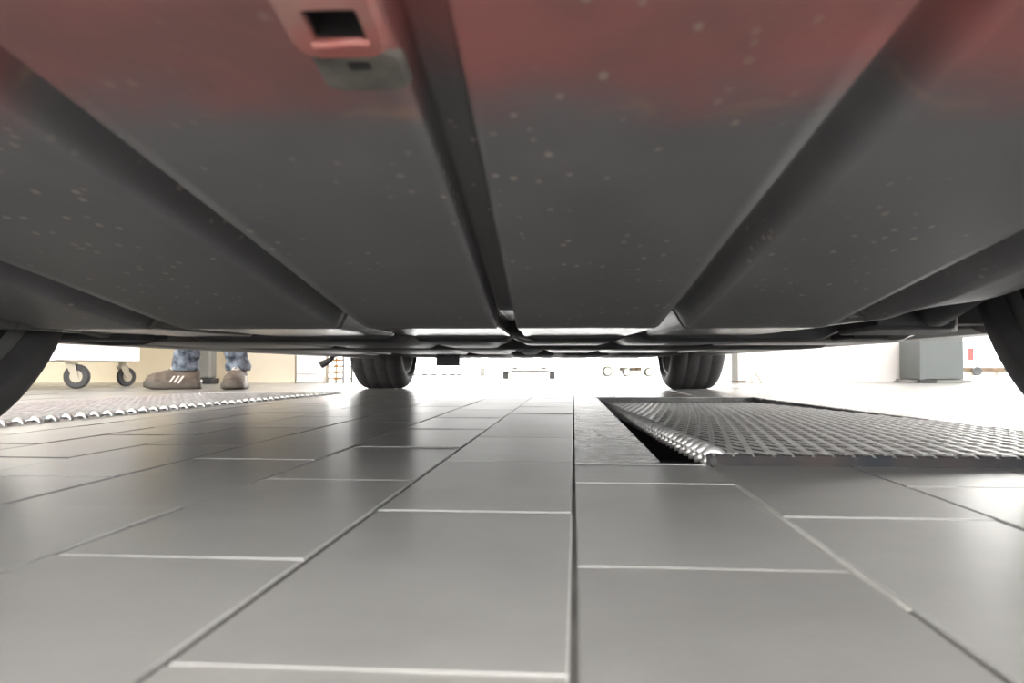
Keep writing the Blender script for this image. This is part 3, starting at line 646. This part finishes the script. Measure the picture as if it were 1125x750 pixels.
# body and shirt, grown from a joint skeleton
def skin_obj(name, verts, edges, rad, m, parent, sub=2):
    me = bpy.data.meshes.new(name); me.from_pydata([tuple(v) for v in verts], edges, []); me.materials.append(m)
    o = bpy.data.objects.new(name, me); COL.objects.link(o); o.parent = parent
    sk = o.modifiers.new('skin', 'SKIN'); sk.use_smooth_shade = True
    if not me.skin_vertices: pass
    for i, r in enumerate(rad): me.skin_vertices[0].data[i].radius = r if isinstance(r, tuple) else (r, r); me.skin_vertices[0].data[i].use_root = (i == 0)
    ss = o.modifiers.new('sub', 'SUBSURF'); ss.levels = sub; ss.render_levels = sub
    return o
Z = Vector((0, 0, 1)); V = []; Ed = []; Rd = []
def addv(p, r, par=None):
    V.append(Vector(p)); Rd.append(r)
    if par is not None: Ed.append((par, len(V) - 1))
    return len(V) - 1
pel = addv(pc + Z * .95, .12); ch = addv(pc + Z * 1.2 + face * .01, .13, pel); ub = addv(pc + Z * 1.40, .11, ch); nk = addv(pc + Z * 1.50 + face * .01, .055, ub)
hd = addv(pc + Z * 1.58 + face * .02, (.075, .085), nk); hm_ = addv(pc + Z * 1.66 + face * .025, (.078, .095), hd); ht = addv(pc + Z * 1.73 + face * .015, (.06, .07), hm_)
for s in (-1, 1):
    hp = addv(pc + rt * (.09 * s) + Z * .86, .085, pel)
    ank, d = feet[0] if s > 0 else feet[1]; a0 = Vector((*ank, .075)); hipc = pc + rt * (.09 * s) + Z * .84
    kn = a0.lerp(hipc, .54) + face * .03; kn.z = .47
    k_ = addv(kn, .05, hp); cf = addv(kn.lerp(a0, .4), .048, k_); an = addv(a0, .033, cf); ft = addv(a0 + d * .10 - Z * .03, .028, an)
    sh = addv(pc + rt * (.18 * s) + Z * 1.38, .055, ub); el = addv(pc + rt * (.25 * s) + Z * 1.10 - face * .02, .042, sh); wr_ = addv(pc + rt * (.26 * s) + face * .08 + Z * .87, .028, el)
    pa = addv(pc + rt * (.262 * s) + face * .105 + Z * .79, (.024, .034), wr_)
    for k in range(4):
        o_ = face * ((k - 1.5) * .019); f1 = addv(V[pa] + o_ - Z * (.045 + .004 * (1.5 - abs(k - 1.5))), .0095, pa); addv(V[f1] - Z * .038 - rt * (.014 * s) + o_ * .2, .0080, f1)
    th_ = addv(V[wr_].lerp(V[pa], .6) + face * .040 - Z * .02, .0105, pa); addv(V[th_] + face * .012 - Z * .035, .0090, th_)
body = skin_obj('body', V, Ed, Rd, M['skin'], per)
hrm = MB(); rs = []
for z, r in ((1.62, .088), (1.66, .100), (1.70, .102), (1.74, .090), (1.775, .060), (1.79, .02)): rs.append(ring((pc.x + face.x * .005, pc.y + face.y * .005, z), r * .88, r, rt, 20, .006))
hrm.rings(rs, True, True).build('hair', M['hair'], per, smooth=True)
for s in (-1, 1):
    e = pc + Z * 1.655 + face * .118 + rt * (.032 * s); MB().tube([e - face * .012, e - face * .004, e], [.013, .012, .005], 10).build('eye', M['white'], body)
n0 = pc + Z * 1.63 + face * .112; MB().tube([n0 + Z * .03, n0 + face * .014, n0 + face * .018 - Z * .012, n0 - Z * .02], [.008, .012, .015, .008], 10).build('nose', M['skin'], body, smooth=True)
mo = pc + Z * 1.585 + face * .100; MB().tube([mo - rt * .024, mo + face * .008, mo + rt * .024], [.003, .006, .003], 8).build('mouth', M['boss'], body, smooth=True)
V = []; Ed = []; Rd = []
b0 = addv(pc + Z * .86, (.20, .145)); b1 = addv(pc + Z * 1.2 + face * .01, (.18, .14), b0); b2 = addv(pc + Z * 1.38, (.15, .12), b1); addv(pc + Z * 1.47, .07, b2)
for s in (-1, 1):
    sh = addv(pc + rt * (.18 * s) + Z * 1.38, .075, b2); el = addv(pc + rt * (.25 * s) + Z * 1.10 - face * .02, .060, sh); addv(pc + rt * (.26 * s) + face * .07 + Z * .90, .046, el)
skin_obj('shirt', V, Ed, Rd, M['shirt'], per)

# ------------------------------------------------------------------ grey column with black foot behind the person
p = on_y(224, 421, 4.72)
t = thing('column', 'slim warm grey column on a black foot behind the jeans', 'column', (p.x, 4.72, 0))
MB().box(-.062, .062, -.05, .05, .035, 1.9).build('shaft', M['postgrey'], t, bevel=.012)
MB().box(-.045, .075, -.06, .06, 0, .035).build('foot', M['black'], t, bevel=.006)
MB().box(-.015, .02, -.0635, -.060, .012, .028).build('foot_label', M['white'], t)
# white cabinet door edge next to the beige wall, then a rack
p = on_y(331, 420, 5.0)
t = thing('cabinet', 'narrow white cabinet at the end of the beige wall', 'cabinet', (-1.775, 5.12, 0))
MB().box(-.075, .075, -.10, .14, .0, 1.8).build('body', M['white'], t, bevel=.005)
d_ = MB().box(-.07, .07, -.115, -.1005, .06, 1.78).build('door', M['white'], t, bevel=.004); MB().box(.045, .06, -.135, -.1155, .9, 1.05).build('handle', M['steel'], d_, bevel=.003)
p = on_y(352, 419.5, 5.1)
t = thing('storage_rack', 'small rack with cream shelves and orange edges beside the white cabinet', 'rack', (-1.615, 5.22, 0))
for x in (-.055, .058):
    for y in (-.10, .10): MB().box(x - .008, x + .008, y - .008, y + .008, 0, 1.1).build('post', M['framesteel'] if x > 0 else M['cream'], t)
for k in range(7):
    z = .022 + .042 * k if k < 5 else .45 + (k - 5) * .4
    s_ = MB().box(-.05, .05, -.10, .10, z, z + .012).build('shelf', M['cream'], t); MB().box(-.012, .045, -.106, -.1005, z - .002, z + .014).build('shelf_edge', M['orange'], s_)
# ------------------------------------------------------------------ far end: low dolly, drain bars, far trolley
p = on_z(581, 416)
t = thing('platform_dolly', 'low grey platform dolly with two feet on the bright floor', 'dolly', (p.x, p.y, 0))
MB().add([(x, y, z) for y in (0, .35) for x, z in ((-.225, .055), (.225, .055), (.225, .07), (.09, .082), (-.09, .082), (-.225, .07))], [(0, 1, 2, 3, 4, 5), (11, 10, 9, 8, 7, 6)] + [(i, (i + 1) % 6, 6 + (i + 1) % 6, 6 + i) for i in range(6)]).build('deck', M['postgrey'], t, bevel=.003)
for s in (-1, 1):
    MB().box(*sorted((s * .185, s * .235)), -.01, .06, .0, .056).build('foot', M['castorgrey'], t, bevel=.004)
    MB().box(*sorted((s * .11, s * .155)), .05, .12, .082, .108).build('handle_block', M['postgrey'], t, bevel=.004)
    MB().box(*sorted((s * .14, s * .23)), -.012, -.004, .054, .066).build('edge_guard', M['castorgrey'], t)
for i, x in enumerate((453, 467, 477, 489, 497, 505)):
    p = on_z(x, 412.6)
    tag(MB().box(p.x - .035, p.x + .035, p.y - .05, p.y + .05, 0, .022).build('rubber_block', M['black'], bevel=.004), 'small dark rubber block in the row lying on the bright far floor', 'block', 'rubber blocks on the far floor')
for x0, r_, lab in ((667, .062, 'pale round drum wheel standing on the bright far floor beside the right tyre'), (693, .05, None)):
    pass
p = on_z(680, 413.5)
t = thing('parts_cart', 'low pale parts cart on round wheels beyond the rear right tyre', 'cart', (p.x, p.y, 0))
MB().box(-.22, .42, .0, .40, .10, .16).build('deck', M['white'], t, bevel=.006)
for x, rr_ in ((-.13, .058), (.08, .050), (.32, .050)):
    wo = MB().lathe_x([(-.015, .01), (-.015, rr_ * .7), (-.018, rr_ * .75), (-.018, rr_), (.018, rr_), (.018, rr_ * .75), (.015, rr_ * .7), (.015, .01)], 32).build('wheel', M['castorgrey'], t, angle=.7)
    wo.location = (x, -.02, rr_); wo.rotation_euler = (0, 0, math.pi / 2 + .35)
    MB().lathe_x([(-.021, .004), (-.021, rr_ * .72), (.021, rr_ * .72), (.021, .004)], 28).build('hub', M['cream'], wo, angle=.6)
for x in (.02, .14, .20): MB().box(x, x + .05, .02, .38, .06, .10).build('bearer', M['brown'], t)
p = on_y(530, 412, 9.0)
tag(MB().box(p.x - .03, p.x + .03, 8.98, 9.04, 0, .10).build('floor_peg', M['postgrey'], bevel=.006), 'short grey peg standing alone on the bright far floor', 'peg')
# ------------------------------------------------------------------ right side
p = on_z(807, 420)
t = thing('pipe_post', 'thin grey post with brown foot beside the far right tyre', 'post', (p.x, p.y, 0))
MB().box(-.022, .022, -.022, .022, 0.008, 1.4).build('shaft', M['postgrey'], t, bevel=.004); MB().box(-.02, .075, -.035, .035, 0, .012).build('foot', M['brown'], t, bevel=.003)
p = on_z(797, 414)
t = thing('tool_stand', 'low stand with pale blue rails and brown block behind the post', 'stand', (p.x, p.y, 0))
MB().box(-.10, .06, 0, .03, .14, .155).build('rail', M['bluepaint'], t); MB().box(-.10, .06, 0, .03, .19, .205).build('rail', M['bluepaint'], t)
for x in (-.10, .045): MB().box(x, x + .015, 0.03, .045, 0, .24).build('upright', M['white'], t)
MB().prism([(-.05, -.03), (.04, -.03), (.05, .02), (-.04, .02)], .0, .06).build('block', M['brown'], t, bevel=.01)
p = on_z(826, 420.8)
tag(MB().tube([(p.x, p.y, 0), (p.x, p.y, .06), (p.x + .02, p.y, .066), (p.x + .05, p.y, .03), (p.x + .06, p.y, 0)], .005, 8).build('floor_hook', M['cream'], smooth=True), 'small cream wire hook on the floor by the white wall', 'hook')
# grey enamel box on feet
pb = on_z(1012, 420.6)
t = thing('equipment_box', 'light blue grey metal box with upright flange on a low base plate', 'box', (pb.x, pb.y, 0))
W_ = .275; zt = .302
MB().box(0, W_, 0, .34, .024, zt).build('body', M['greybox'], t, bevel=.005)
MB().box(-.012, .022, -.012, .02, .020, zt + .010).build('flange', M['greybox'], t, bevel=.004)
MB().box(-.02, W_ + .06, .02, .36, 0.0, .022).build('base_plate', M['postgrey'], t, bevel=.003)
MB().box(-.012, .10, -.006, .06, .0, .023).build('foot', M['black'], t, bevel=.003)
MB().tube([(-.16, .04, .008), (-.12, .03, .014), (-.06, .02, .010), (.0, .02, .010)], .006, 8).build('cable', M['framesteel'], t, smooth=True)
# timber, small wheel and red-white stand beyond
p = on_z(1078, 412.5)
t = thing('timber_beam', 'brown timber beam with pale chocks and a black wheel beside the grey box', 'dolly', (p.x, p.y, 0))  # a timber beam; the unidentified wheel is only grouped with it
MB().box(-.22, .35, 0, .12, .045, .10).build('plank', M['brown'], t, bevel=.004)
for x in (-.12, .20): MB().box(x, x + .08, .005, .11, 0, .05).build('chock', M['cream'], t, bevel=.004)
wo = MB().lathe_x([(-.02, .01), (-.02, .03), (-.024, .05), (-.014, .056), (.014, .056), (.024, .05), (.02, .03), (.02, .01)], 28).build('wheel', M['castorgrey'], t, angle=.8); wo.location = (-.06, -.03, .056); wo.rotation_euler = (0, 0, 1.3)
p = on_y(1074, 405, 11.6)
t = thing('barrier_stand', 'white floor stand with a red reflector strip beyond the timber beam', 'stand', (p.x, 11.6, 0))
MB().prism([(-.12, 0), (.30, 0), (.30, .1), (-.12, .1)], .0, .05).build('base', M['white'], t, bevel=.01)
MB().box(-.04, .27, .02, .06, .05, .95).build('board', M['white'], t, bevel=.005); MB().box(-.11, -.04, .015, .06, .20, .38).build('reflector', M['redsign'], t, bevel=.004)
